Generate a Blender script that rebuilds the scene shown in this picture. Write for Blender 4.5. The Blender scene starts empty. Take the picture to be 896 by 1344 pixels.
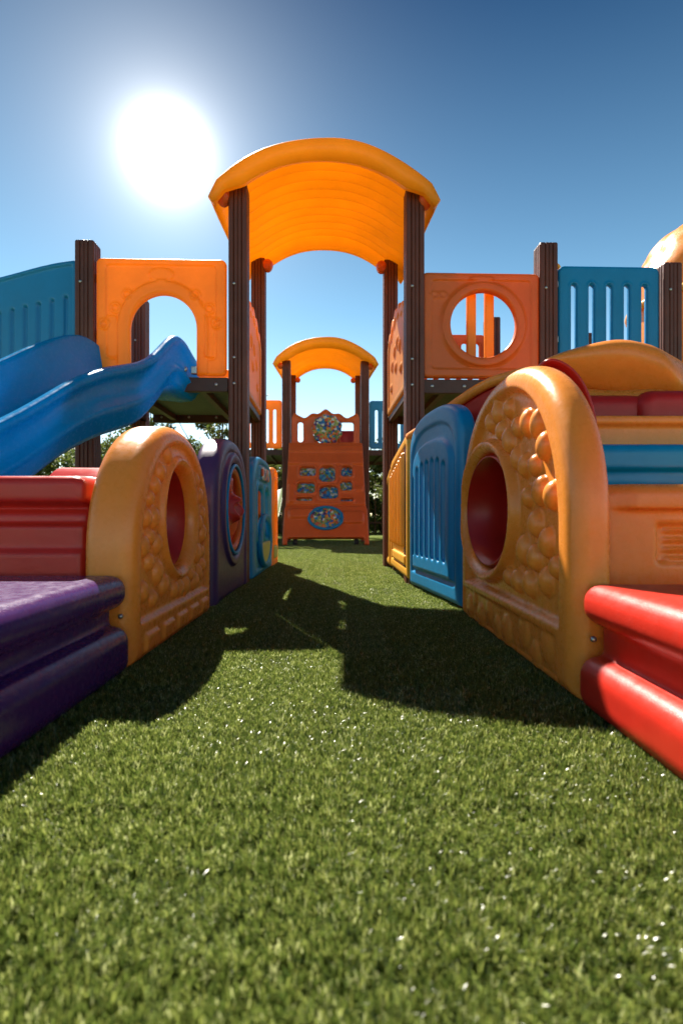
import bpy, bmesh, math, random
import numpy as np
from mathutils import Vector, Matrix
random.seed(7); rng = np.random.default_rng(7)
C = bpy.context.scene.collection
sc = bpy.context.scene
R = math.radians

# ------------------------------------------------------------------ camera
cam_d = bpy.data.cameras.new('camera'); cam = bpy.data.objects.new('camera', cam_d); C.objects.link(cam)
cam.location = (0, 0, .42); cam.rotation_euler = (R(90), 0, 0)
cam_d.sensor_fit = 'VERTICAL'; cam_d.sensor_height = 36; cam_d.lens = 18.75
cam_d.shift_y = 4/1344; cam_d.clip_start = .02; cam_d.clip_end = 3000
cam_d.dof.use_dof = True; cam_d.dof.focus_distance = 2.1; cam_d.dof.aperture_fstop = 3.4
sc.camera = cam

# ------------------------------------------------------------------ light
SUN = Vector((-.34, .82, 1.0)).normalized()
sd = bpy.data.lights.new('sun', 'SUN'); sd.energy = 5.0; sd.angle = R(.5); sd.color = (1, .93, .82)
so = bpy.data.objects.new('sun', sd); C.objects.link(so)
so.rotation_euler = SUN.to_track_quat('Z', 'Y').to_euler(); so.location = (-3, 8, 9)
w = bpy.data.worlds.new('World'); sc.world = w; w.use_nodes = True
nt = w.node_tree; nt.nodes.clear()
out = nt.nodes.new('ShaderNodeOutputWorld')
sky = nt.nodes.new('ShaderNodeTexSky'); sky.sky_type = 'NISHITA'; sky.sun_disc = False
sky.sun_elevation = math.asin(SUN.z); sky.sun_rotation = math.atan2(SUN.x, SUN.y)
sky.air_density = 1.0; sky.dust_density = .1; sky.ozone_density = 1.5
bg = nt.nodes.new('ShaderNodeBackground'); bg.inputs[1].default_value = .105
tc0 = nt.nodes.new('ShaderNodeTexCoord'); sx = nt.nodes.new('ShaderNodeSeparateXYZ'); nt.links.new(tc0.outputs['Generated'], sx.inputs[0])
# deeper blue overhead, paler at the horizon
rp = nt.nodes.new('ShaderNodeValToRGB'); e_ = rp.color_ramp.elements
e_[0].position = 0; e_[0].color = (1.0, .93, .84, 1); e_[1].position = .72; e_[1].color = (.03, .10, .155, 1)
k_ = e_.new(.35); k_.color = (.38, .52, .49, 1)
nt.links.new(sx.outputs[2], rp.inputs[0])
mt = nt.nodes.new('ShaderNodeMix'); mt.data_type = 'RGBA'; mt.blend_type = 'MULTIPLY'; mt.inputs[0].default_value = 1
nt.links.new(sky.outputs[0], mt.inputs[6]); nt.links.new(rp.outputs[0], mt.inputs[7]); nt.links.new(mt.outputs[2], bg.inputs[0])
# bright aureole of the sun in the sky
tc = nt.nodes.new('ShaderNodeTexCoord')
GL = Vector((-.326, 1, .68)).normalized()
dt = nt.nodes.new('ShaderNodeVectorMath'); dt.operation = 'DOT_PRODUCT'; dt.inputs[1].default_value = GL
nt.links.new(tc.outputs['Generated'], dt.inputs[0])
mx = nt.nodes.new('ShaderNodeMath'); mx.operation = 'MAXIMUM'; mx.inputs[1].default_value = 0
nt.links.new(dt.outputs['Value'], mx.inputs[0])
prev = None
for n, a in ((1500, 2.2), (380, .26), (90, .12), (22, .05)):
    p = nt.nodes.new('ShaderNodeMath'); p.operation = 'POWER'; p.inputs[1].default_value = n
    nt.links.new(mx.outputs[0], p.inputs[0])
    m = nt.nodes.new('ShaderNodeMath'); m.operation = 'MULTIPLY'; m.inputs[1].default_value = a
    nt.links.new(p.outputs[0], m.inputs[0])
    if prev is None: prev = m
    else:
        s = nt.nodes.new('ShaderNodeMath'); s.operation = 'ADD'
        nt.links.new(prev.outputs[0], s.inputs[0]); nt.links.new(m.outputs[0], s.inputs[1]); prev = s
bg2 = nt.nodes.new('ShaderNodeBackground'); bg2.inputs[0].default_value = (1, .97, .92, 1)
nt.links.new(prev.outputs[0], bg2.inputs[1])
ad = nt.nodes.new('ShaderNodeAddShader')
nt.links.new(bg.outputs[0], ad.inputs[0]); nt.links.new(bg2.outputs[0], ad.inputs[1])
nt.links.new(ad.outputs[0], out.inputs[0])
sc.view_settings.view_transform = 'Standard'; sc.view_settings.look = 'None'
sc.view_settings.exposure = 1.5; sc.view_settings.gamma = 1.0; sc.view_settings.use_curve_mapping = False
sc.render.engine = 'CYCLES'
try:
    sc.cycles.max_bounces = 8; sc.cycles.sample_clamp_indirect = 6; sc.cycles.use_denoising = True
except Exception: pass

# ------------------------------------------------------------------ materials
def new_mat(name):
    m = bpy.data.materials.new(name); m.use_nodes = True
    t = m.node_tree; t.nodes.clear()
    o = t.nodes.new('ShaderNodeOutputMaterial')
    return m, t, o
def plastic(name, rgb, rough=.36, trans=0.0, bump=.25, vary=.13, warm=None, speck=None):
    m, t, o = new_mat(name)
    N = t.nodes; L = t.links
    tc = N.new('ShaderNodeTexCoord')
    b = N.new('ShaderNodeBsdfPrincipled')
    n1 = N.new('ShaderNodeTexNoise'); n1.inputs['Scale'].default_value = 3.2; n1.inputs['Detail'].default_value = 7; n1.inputs['Roughness'].default_value = .65
    L.new(tc.outputs['Object'], n1.inputs['Vector'])
    mr = N.new('ShaderNodeMapRange'); mr.inputs[1].default_value = .3; mr.inputs[2].default_value = .7
    mr.inputs[3].default_value = 1-vary; mr.inputs[4].default_value = 1+vary*.5
    L.new(n1.outputs['Fac'], mr.inputs[0])
    hsv = N.new('ShaderNodeMix'); hsv.data_type = 'RGBA'; hsv.blend_type = 'MULTIPLY'; hsv.inputs[0].default_value = 1
    hsv.inputs[6].default_value = (*rgb, 1)
    cc = N.new('ShaderNodeCombineColor')
    for i in range(3): L.new(mr.outputs[0], cc.inputs[i])
    L.new(cc.outputs[0], hsv.inputs[7])
    col = hsv.outputs[2]
    # fine dust and scuffs
    n3 = N.new('ShaderNodeTexNoise'); n3.inputs['Scale'].default_value = 45; n3.inputs['Detail'].default_value = 5; n3.inputs['Roughness'].default_value = .75
    L.new(tc.outputs['Object'], n3.inputs['Vector'])
    r3 = N.new('ShaderNodeMapRange'); r3.inputs[1].default_value = .6; r3.inputs[2].default_value = .82; r3.inputs[3].default_value = 0; r3.inputs[4].default_value = .13
    L.new(n3.outputs['Fac'], r3.inputs[0])
    dm = N.new('ShaderNodeMix'); dm.data_type = 'RGBA'; L.new(r3.outputs[0], dm.inputs[0]); L.new(col, dm.inputs[6])
    dm.inputs[7].default_value = (rgb[0]*.75+.07*max(rgb), rgb[1]*.75+.06*max(rgb), rgb[2]*.75+.05*max(rgb), 1)
    col = dm.outputs[2]
    mp = N.new('ShaderNodeMapping'); mp.inputs['Rotation'].default_value = (.5, .4, .7); mp.inputs['Scale'].default_value = (5, 26, 9)
    L.new(tc.outputs['Object'], mp.inputs[0])
    ns = N.new('ShaderNodeTexNoise'); ns.inputs['Scale'].default_value = 1.6; ns.inputs['Detail'].default_value = 1; L.new(mp.outputs[0], ns.inputs['Vector'])
    s1 = N.new('ShaderNodeMath'); s1.operation = 'SUBTRACT'; s1.inputs[1].default_value = .47; L.new(ns.outputs['Fac'], s1.inputs[0])
    s2 = N.new('ShaderNodeMath'); s2.operation = 'ABSOLUTE'; L.new(s1.outputs[0], s2.inputs[0])
    s3 = N.new('ShaderNodeMapRange'); s3.inputs[1].default_value = .0; s3.inputs[2].default_value = .0035; s3.inputs[3].default_value = .35; s3.inputs[4].default_value = 0; L.new(s2.outputs[0], s3.inputs[0])
    s4 = N.new('ShaderNodeMapRange'); s4.inputs[1].default_value = .52; s4.inputs[2].default_value = .6; L.new(n1.outputs['Fac'], s4.inputs[0])
    s5 = N.new('ShaderNodeMath'); s5.operation = 'MULTIPLY'; L.new(s3.outputs[0], s5.inputs[0]); L.new(s4.outputs[0], s5.inputs[1])
    sm_ = N.new('ShaderNodeMix'); sm_.data_type = 'RGBA'; L.new(s5.outputs[0], sm_.inputs[0]); L.new(col, sm_.inputs[6])
    sm_.inputs[7].default_value = (rgb[0]*.6+.05+.25*max(rgb), rgb[1]*.6+.04+.23*max(rgb), rgb[2]*.6+.03+.2*max(rgb), 1); col = sm_.outputs[2]
    L.new(col, b.inputs['Base Color'])
    rr = N.new('ShaderNodeMapRange'); rr.inputs[1].default_value = .35; rr.inputs[2].default_value = .7
    rr.inputs[3].default_value = rough-.04; rr.inputs[4].default_value = rough+.09
    L.new(n3.outputs['Fac'], rr.inputs[0]); L.new(rr.outputs[0], b.inputs['Roughness'])
    b.inputs['IOR'].default_value = 1.5
    n2 = N.new('ShaderNodeTexNoise'); n2.inputs['Scale'].default_value = 420; n2.inputs['Detail'].default_value = 3
    L.new(tc.outputs['Object'], n2.inputs['Vector'])
    n4 = N.new('ShaderNodeTexNoise'); n4.inputs['Scale'].default_value = 14; n4.inputs['Detail'].default_value = 2
    L.new(tc.outputs['Object'], n4.inputs['Vector'])
    b1 = N.new('ShaderNodeBump'); b1.inputs['Strength'].default_value = bump; b1.inputs['Distance'].default_value = .0015
    L.new(n2.outputs['Fac'], b1.inputs['Height'])
    b2 = N.new('ShaderNodeBump'); b2.inputs['Strength'].default_value = .35; b2.inputs['Distance'].default_value = .004
    L.new(n4.outputs['Fac'], b2.inputs['Height']); L.new(b1.outputs[0], b2.inputs['Normal'])
    L.new(b2.outputs[0], b.inputs['Normal'])
    if trans > 0:
        tr = N.new('ShaderNodeBsdfTranslucent'); L.new(col, tr.inputs[0])
        ms = N.new('ShaderNodeMixShader'); ms.inputs[0].default_value = trans
        L.new(b.outputs[0], ms.inputs[1]); L.new(tr.outputs[0], ms.inputs[2]); L.new(ms.outputs[0], o.inputs[0])
    else:
        L.new(b.outputs[0], o.inputs[0])
    return m
YEL = plastic('honey_plastic', (.95, .32, .045), .27, .15)
YEL2 = plastic('sunny_plastic', (.95, .46, .045), .36, .2)
ROOF = plastic('roof_plastic', (.94, .47, .03), .4, .55)
ORG = plastic('orange_plastic', (.90, .37, .03), .38, .45)
DORG = plastic('deep_orange_plastic', (.80, .17, .022), .38, .25)
RORG = plastic('red_orange_plastic', (.76, .13, .018), .4, .15)
BLUE = plastic('blue_plastic', (.0, .24, .52), .36, .15)
SLB = plastic('slide_blue_plastic', (.0, .34, .68), .24, .42)
LBL = plastic('sky_blue_plastic', (.0, .27, .56), .34, .1)
PUR = plastic('purple_plastic', (.05, .012, .10), .25, 0, bump=.08, vary=.06)
PURP = plastic('plum_plastic', (.08, .035, .12), .4, 0, vary=.3)
RED = plastic('red_plastic', (.60, .028, .014), .34, .10)
DRED = plastic('dark_red_plastic', (.56, .02, .012), .38, .25)
GRN = plastic('lime_plastic', (.42, .5, .12), .45, .1)
OLV = plastic('olive_plastic', (.16, .22, .07), .45, .1)
BRN = plastic('brown_metal', (.13, .030, .012), .48, 0, vary=.4)
DBR = plastic('dark_brown_metal', (.07, .022, .012), .5, 0, vary=.4)
WHT = plastic('white_plastic', (.75, .76, .74), .4)
STEEL = plastic('steel', (.45, .44, .42), .3)
STEEL.node_tree.nodes['Principled BSDF'].inputs['Metallic'].default_value = .9
BLK = plastic('black_rubber', (.02, .02, .02), .6)

def mosaic(name, scale, cols):
    m, t, o = new_mat(name); N = t.nodes; L = t.links
    tc = N.new('ShaderNodeTexCoord'); v = N.new('ShaderNodeTexVoronoi'); v.inputs['Scale'].default_value = scale
    L.new(tc.outputs['Object'], v.inputs['Vector'])
    sp = N.new('ShaderNodeSeparateColor'); L.new(v.outputs['Color'], sp.inputs[0])
    cr = N.new('ShaderNodeValToRGB'); cr.color_ramp.interpolation = 'CONSTANT'
    e = cr.color_ramp.elements
    for i, c in enumerate(cols):
        if i < 2: el = e[i]; el.position = i/len(cols)
        else: el = e.new(i/len(cols))
        el.color = (*c, 1)
    L.new(sp.outputs[0], cr.inputs[0])
    b = N.new('ShaderNodeBsdfPrincipled'); L.new(cr.outputs[0], b.inputs['Base Color']); b.inputs['Roughness'].default_value = .35
    bp = N.new('ShaderNodeBump'); bp.inputs['Distance'].default_value = .01; bp.invert = True
    L.new(v.outputs['Distance'], bp.inputs['Height']); L.new(bp.outputs[0], b.inputs['Normal'])
    L.new(b.outputs[0], o.inputs[0]); return m
MOS = mosaic('painted_mosaic', 26, [(.01, .14, .45), (.6, .65, .6), (.7, .22, .03), (.10, .18, .06), (.02, .25, .5), (.08, .04, .15), (.55, .10, .03), (.3, .35, .1)])
MOS2 = mosaic('painted_scene', 30, [(.02, .2, .5), (.15, .25, .06), (.45, .5, .5), (.01, .1, .35), (.25, .12, .05), (.03, .3, .45), (.25, .32, .1)])

# ------------------------------------------------------------------ helpers
def tag(o, label=None, cat=None, group=None, kind=None):
    if label: o['label'] = label
    if cat: o['category'] = cat
    if group: o['group'] = group
    if kind: o['kind'] = kind
    return o
def thing(name, label, cat, loc=(0, 0, 0), rz=0, group=None):
    o = bpy.data.objects.new(name, None); C.objects.link(o); o.empty_display_size = .1
    o.location = loc; o.rotation_euler = (0, 0, rz)
    return tag(o, label, cat, group)
def link(name, me, mat, parent=None, smooth=True):
    o = bpy.data.objects.new(name, me); C.objects.link(o)
    if mat: me.materials.append(mat)
    if smooth and len(me.polygons): me.polygons.foreach_set('use_smooth', [True]*len(me.polygons))
    if parent: o.parent = parent
    return o
def mesh_np(name, V, Q, mat, parent=None, smooth=True):
    me = bpy.data.meshes.new(name); me.from_pydata(V.tolist() if hasattr(V, 'tolist') else V, [], Q.tolist() if hasattr(Q, 'tolist') else Q); me.update()
    return link(name, me, mat, parent, smooth)

def nets(F, org, h):
    """naive surface nets of the zero level of F (negative inside)"""
    nx, ny, nz = F.shape
    S = F < 0
    c = [S[i:nx-1+i, j:ny-1+j, k:nz-1+k] for i in (0, 1) for j in (0, 1) for k in (0, 1)]
    allp = np.logical_and.reduce(c); anyp = np.logical_or.reduce(c)
    act = anyp & ~allp
    I = np.argwhere(act)
    idx = np.full(act.shape, -1, dtype=np.int64); idx[act] = np.arange(len(I))
    acc = np.zeros((len(I), 3)); cnt = np.zeros(len(I))
    corner = [(i, j, k) for i in (0, 1) for j in (0, 1) for k in (0, 1)]
    for a in corner:
        for ax in range(3):
            if a[ax]: continue
            b = list(a); b[ax] = 1
            fa = F[I[:, 0]+a[0], I[:, 1]+a[1], I[:, 2]+a[2]]; fb = F[I[:, 0]+b[0], I[:, 1]+b[1], I[:, 2]+b[2]]
            m = (fa < 0) != (fb < 0)
            t = np.where(m, fa/np.where(m, fa-fb, 1), 0)
            p = np.tile(np.array(a, float), (len(I), 1)); p[:, ax] += t
            acc[m] += p[m]; cnt[m] += 1
    V = (I + acc/cnt[:, None])*np.array(h) + np.array(org)
    quads = []
    # x edges
    for ax in range(3):
        o1, o2 = [(1, 2), (2, 0), (0, 1)][ax]
        sl0 = [slice(None)]*3; sl1 = [slice(None)]*3
        sl0[ax] = slice(0, -1); sl1[ax] = slice(1, None)
        for o in (o1, o2):
            sl0[o] = slice(1, -1); sl1[o] = slice(1, -1)
        A = S[tuple(sl0)]; B = S[tuple(sl1)]
        E = np.argwhere(A != B)
        if not len(E): continue
        flip = A[E[:, 0], E[:, 1], E[:, 2]]
        base = E.copy(); base[:, o1] += 1; base[:, o2] += 1
        def cell(d1, d2):
            q = base.copy(); q[:, o1] -= d1; q[:, o2] -= d2
            return idx[q[:, 0], q[:, 1], q[:, 2]]
        q = np.stack([cell(1, 1), cell(0, 1), cell(0, 0), cell(1, 0)], 1)
        q[~flip] = q[~flip][:, ::-1]
        quads.append(q)
    Q = np.concatenate(quads); Q = Q[(Q >= 0).all(1)]
    return V, Q

def box2(x, z, x0, x1, z0, z1, r=0.):
    qx = np.abs(x-(x0+x1)/2)-(x1-x0)/2+r; qz = np.abs(z-(z0+z1)/2)-(z1-z0)/2+r
    return np.hypot(np.maximum(qx, 0), np.maximum(qz, 0))+np.minimum(np.maximum(qx, qz), 0)-r
def ell2(x, z, cx, cz, a, b):
    u = (x-cx); v = (z-cz)
    k = np.hypot(u/a, v/b)+1e-9
    return k*(k-1)/(np.hypot(u/a**2, v/b**2)+1e-9)
def arch2(x, z, hw, z0, ztop, b, cx=0, n=2.0):
    """upright slab from z0 whose upper b metres close in a (super)ellipse"""
    zc = ztop-b
    zz = np.maximum(z-zc, 0)
    k = (np.abs((x-cx)/hw)**n+(zz/b)**n)**(1/n)
    return np.maximum((k-1)*min(hw, b), z0-z)
def smin(a, b, k):
    h = np.clip(.5+.5*(b-a)/k, 0, 1); return b*(1-h)+a*h-k*h*(1-h)
def smax(a, b, k): return -smin(-a, -b, k)
def sst(a, b, x):
    t = np.clip((x-a)/(b-a), 0, 1); return t*t*(3-2*t)
def poly2(x, z, P):
    P = np.array(P, float); d = np.full(x.shape, 1e9); s = np.ones(x.shape)
    n = len(P)
    for i in range(n):
        a = P[i]; b = P[i-1]; e = b-a
        wx = x-a[0]; wz = z-a[1]
        t = np.clip((wx*e[0]+wz*e[1])/(e@e), 0, 1)
        d = np.minimum(d, (wx-e[0]*t)**2+(wz-e[1]*t)**2)
        c1 = z >= a[1]; c2 = z < b[1]; c3 = e[0]*wz > e[1]*wx
        al = (c1 & c2 & c3) | (~c1 & ~c2 & ~c3)
        s = np.where(al, -s, s)
    return s*np.sqrt(d)

def panel(name, mat, parent, xr, zr, t, d2, front=None, back=None, r=.02, h=.007, loc=(0, 0, 0), rz=0, ext=.06, hy=None):
    """moulded plastic slab: outline d2(x,z), thickness t along y (front is -y), relief front(x,z,d) in metres"""
    hy = hy or h
    xs = np.arange(xr[0]-2.5*h, xr[1]+3*h, h); zs = np.arange(zr[0]-2.5*h, zr[1]+3*h, h); ys = np.arange(-t/2-ext, t/2+(ext if back else 2.5*hy)+hy, hy)
    X, Z = np.meshgrid(xs, zs, indexing='ij')
    D = d2(X, Z)
    Tf = t/2+(front(X, Z, D) if front else 0*X); Tb = t/2+(back(X, Z, D) if back else 0*X)
    Y = ys[None, :, None]
    A = np.where(Y < 0, -Y-Tf[:, None, :], Y-Tb[:, None, :])
    q1 = D[:, None, :]+r; q2 = A+r
    F = np.minimum(np.maximum(q1, q2), 0)+np.hypot(np.maximum(q1, 0), np.maximum(q2, 0))-r
    V, Q = nets(F, (xs[0], ys[0], zs[0]), (h, hy, h))
    o = mesh_np(name, V, Q, mat, parent)
    o.location = loc; o.rotation_euler = (0, 0, rz)
    return o

def pebbles(field, xr, zr, n, amin, amax, gap=.85, seed=1, up=1.35):
    g = random.Random(seed); P = []
    for _ in range(n*60):
        if len(P) >= n: break
        f = (1-len(P)/n)
        a = amin+(amax-amin)*f*g.uniform(.75, 1)
        x = g.uniform(*xr); z = g.uniform(*zr); b = a*g.uniform(1.05, up)
        if field(np.array([[x]]), np.array([[z]]))[0, 0] > -a*1.0: continue
        if any(math.hypot((x-p[0])/(a+p[2]), (z-p[1])/(b+p[3])) < gap for p in P): continue
        P.append((x, z, a, b, g.uniform(-.35, .35)))
    return P
def peb_relief(X, Z, P, ht=.6, pw=.62):
    H = np.zeros(X.shape)
    for (x, z, a, b, th) in P:
        u = (X-x)*math.cos(th)+(Z-z)*math.sin(th); v = -(X-x)*math.sin(th)+(Z-z)*math.cos(th)
        r2 = (u/a)**2+(v/b)**2
        H = np.maximum(H, ht*a*np.maximum(1-r2, 0)**pw)
    return H

def box_mesh(bm, x0, x1, y0, y1, z0, z1, bev=.004):
    r = bmesh.ops.create_cube(bm, size=1, matrix=Matrix.Translation(((x0+x1)/2, (y0+y1)/2, (z0+z1)/2)) @ Matrix.Diagonal((x1-x0, y1-y0, z1-z0, 1)))
    if bev:
        es = list({e for v in r['verts'] for e in v.link_edges})
        bmesh.ops.bevel(bm, geom=es, offset=bev, segments=2, affect='EDGES', profile=.5)
def boxo(name, mat, parent, *a, bev=.004, smooth=False):
    bm = bmesh.new(); box_mesh(bm, *a, bev=bev); me = bpy.data.meshes.new(name); bm.to_mesh(me); bm.free()
    return link(name, me, mat, parent, smooth)
def tube(name, mat, parent, pts, rad, seg=12, cap=True):
    pts = [Vector(p) for p in pts]; V = []; Q = []
    rads = rad if isinstance(rad, (list, tuple)) else [rad]*len(pts)
    for i, p in enumerate(pts):
        d = (pts[min(i+1, len(pts)-1)]-pts[max(i-1, 0)]).normalized()
        up = Vector((0, 0, 1)) if abs(d.z) < .95 else Vector((1, 0, 0))
        a = d.cross(up).normalized(); b = a.cross(d)
        for k in range(seg):
            t = 2*math.pi*k/seg; V.append(tuple(p+(a*math.cos(t)+b*math.sin(t))*rads[i]))
    for i in range(len(pts)-1):
        for k in range(seg):
            Q.append((i*seg+k, i*seg+(k+1) % seg, (i+1)*seg+(k+1) % seg, (i+1)*seg+k))
    if cap: Q.append(tuple(range(seg-1, -1, -1))); Q.append(tuple(range((len(pts)-1)*seg, len(pts)*seg)))
    return mesh_np(name, V, Q, mat, parent)
def spl(pts, n):
    """catmull-rom through the points"""
    P = [np.array(p, float) for p in pts]; P = [2*P[0]-P[1]]+P+[2*P[-1]-P[-2]]; outp = []
    for i in range(1, len(P)-2):
        for k in range(n):
            t = k/n; a, b, c, d = P[i-1:i+3]
            outp.append(.5*((2*b)+(-a+c)*t+(2*a-5*b+4*c-d)*t*t+(-a+3*b-3*c+d)*t**3))
    outp.append(P[-2]); return outp
def interp(x, xp, fp):
    o = np.argsort(xp); return float(np.interp(x, np.array(xp)[o], np.array(fp)[o]))
def dome_cap(name, mat, parent, loc, r, flat=.5, axis='-y'):
    bm = bmesh.new(); bmesh.ops.create_uvsphere(bm, u_segments=14, v_segments=8, radius=r)
    for v in bm.verts: v.co.y *= flat
    me = bpy.data.meshes.new(name); bm.to_mesh(me); bm.free()
    o = link(name, me, mat, parent); o.location = loc; return o

def post(parent, x, y, z1, wd=.112, z0=0, name='post', mat=None):
    """fluted square column with a bevelled cap"""
    hw = wd/2; prof = []
    def side():
        s = [(-hw+.010, hw), (-hw*.42-.005, hw), (-hw*.42, hw-.007), (-hw*.42+.005, hw), (-.005, hw), (0, hw-.005), (.005, hw),
             (hw*.42-.005, hw), (hw*.42, hw-.007), (hw*.42+.005, hw), (hw-.010, hw), (hw-.003, hw-.003)]
        return s
    for q in range(4):
        a = -q*math.pi/2
        for (u, v) in side(): prof.append((u*math.cos(a)-v*math.sin(a), u*math.sin(a)+v*math.cos(a)))
    n = len(prof); V = []; Q = []
    lev = [(z0, 1), (z1-.012, 1), (z1-.003, .94), (z1, .84)]
    for z, s in lev:
        for u, v in prof: V.append((x+u*s, y+v*s, z))
    for i in range(len(lev)-1):
        for k in range(n): Q.append((i*n+(k+1) % n, i*n+k, (i+1)*n+k, (i+1)*n+(k+1) % n))
    Q.append(tuple((len(lev)-1)*n+k for k in range(n-1, -1, -1)))
    return mesh_np(name, V, Q, mat or BRN, parent, smooth=False)

def roof(parent, y0, y1, hw0, hw1, tip0, tip1, ap0, ap1, lip=.13, th=.05, name='roof', nrib=11, mat=None):
    """barrel canopy with deep front and rear lips and a ribbed underside"""
    ys = [0, .012, .03, .045]
    L = y1-y0
    body = list(np.linspace(.07, L-.07, nrib*10))
    tot = ys+body+[L-.045, L-.03, L-.012, L]
    ns = 56; V = []; Q = []
    rings = []
    for yi, y in enumerate(tot):
        f = y/L; hw = hw0+(hw1-hw0)*f; tip = tip0+(tip1-tip0)*f; ap = ap0+(ap1-ap0)*f
        edge = min(y, L-y)
        l = lip if edge < .05 else th+.030*((nrib*f) % 1)
        oo = -.018 if edge < .005 else (-.005 if edge < .02 else 0)
        to = 0 if edge < .05 else -.012
        outer = []; inner = []
        for k in range(ns+1):
            s = -1+2*k/ns; ang = s*math.pi/2
            x = hw*s; g = 1-abs(s)**2.25
            z = tip+(ap-tip)*g
            if abs(s) > .93: z -= (abs(s)-.93)/.07*.05
            # normal (in section)
            dz = -(ap-tip)*2.25*abs(s)**1.25*(1 if s >= 0 else -1)/hw
            nn = math.hypot(1, dz); nxn = -dz/nn; nzn = 1/nn
            wv = .004*math.sin(7*s+1.7*f*6)
            outer.append((x+nxn*(oo+to+wv), y0+y, z+nzn*(oo+to+wv)))
            taper = 1-.55*max(0, (abs(s)-.8)/.2)
            inner.append((x-nxn*(l+oo)*taper*(0.9), y0+y, z-nzn*(l+oo*(-1 if edge < .02 else 0))*taper))
        rings.append(outer+inner[::-1])
    n = len(rings[0])
    for r_ in rings: V += r_
    for i in range(len(rings)-1):
        for k in range(n): Q.append((i*n+k, i*n+(k+1) % n, (i+1)*n+(k+1) % n, (i+1)*n+k))
    half = n//2
    for base, fl in ((0, False), ((len(rings)-1)*n, True)):
        for k in range(half-1):
            q = (base+k, base+n-1-k, base+n-2-k, base+k+1)
            Q.append(q[::-1] if fl else q)
    o = mesh_np(name, V, Q, mat or ROOF, parent)
    return o

# ------------------------------------------------------------------ ground
def ground_mat():
    m, t, o = new_mat('turf_base'); N = t.nodes; L = t.links
    tc = N.new('ShaderNodeTexCoord')
    n = N.new('ShaderNodeTexNoise'); n.inputs['Scale'].default_value = 160; n.inputs['Detail'].default_value = 4; L.new(tc.outputs['Object'], n.inputs['Vector'])
    n2 = N.new('ShaderNodeTexNoise'); n2.inputs['Scale'].default_value = 1.3; n2.inputs['Detail'].default_value = 4; L.new(tc.outputs['Object'], n2.inputs['Vector'])
    cr = N.new('ShaderNodeValToRGB'); e = cr.color_ramp.elements; e[0].position = .3; e[0].color = (.03, .05, .012, 1); e[1].position = .7; e[1].color = (.17, .21, .05, 1)
    mx = N.new('ShaderNodeMath'); mx.operation = 'MULTIPLY_ADD'; mx.inputs[1].default_value = .3; L.new(n2.outputs['Fac'], mx.inputs[0])
    m2 = N.new('ShaderNodeMath'); m2.operation = 'MULTIPLY'; m2.inputs[1].default_value = .7; L.new(n.outputs['Fac'], m2.inputs[0]); L.new(m2.outputs[0], mx.inputs[2])
    L.new(mx.outputs[0], cr.inputs[0])
    b = N.new('ShaderNodeBsdfPrincipled'); L.new(cr.outputs[0], b.inputs['Base Color']); b.inputs['Roughness'].default_value = .95; b.inputs['Specular IOR Level'].default_value = .05
    bp = N.new('ShaderNodeBump'); bp.inputs['Distance'].default_value = .01; L.new(n.outputs['Fac'], bp.inputs['Height']); L.new(bp.outputs[0], b.inputs['Normal'])
    L.new(b.outputs[0], o.inputs[0]); return m
g = mesh_np('ground', [(-400, -400, 0), (400, -400, 0), (400, 900, 0), (-400, 900, 0)], [(0, 1, 2, 3)], ground_mat(), None, False)
tag(g, kind='structure')

def blade_mat():
    m, t, o = new_mat('turf_blade'); N = t.nodes; L = t.links
    at = N.new('ShaderNodeAttribute'); at.attribute_name = 'tint'
    cr = N.new('ShaderNodeValToRGB'); e = cr.color_ramp.elements
    e[0].position = 0; e[0].color = (.035, .068, .012, 1); e[1].position = 1; e[1].color = (.58, .62, .27, 1)
    k = e.new(.55); k.color = (.145, .195, .036, 1); k = e.new(.85); k.color = (.35, .39, .095, 1)
    L.new(at.outputs['Fac'], cr.inputs[0])
    b = N.new('ShaderNodeBsdfPrincipled'); L.new(cr.outputs[0], b.inputs['Base Color']); b.inputs['Roughness'].default_value = .27
    b.inputs['Specular IOR Level'].default_value = .9
    tr = N.new('ShaderNodeBsdfTranslucent'); L.new(cr.outputs[0], tr.inputs[0])
    ms = N.new('ShaderNodeMixShader'); ms.inputs[0].default_value = .5
    L.new(b.outputs[0], ms.inputs[1]); L.new(tr.outputs[0], ms.inputs[2]); L.new(ms.outputs[0], o.inputs[0]); return m
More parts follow.
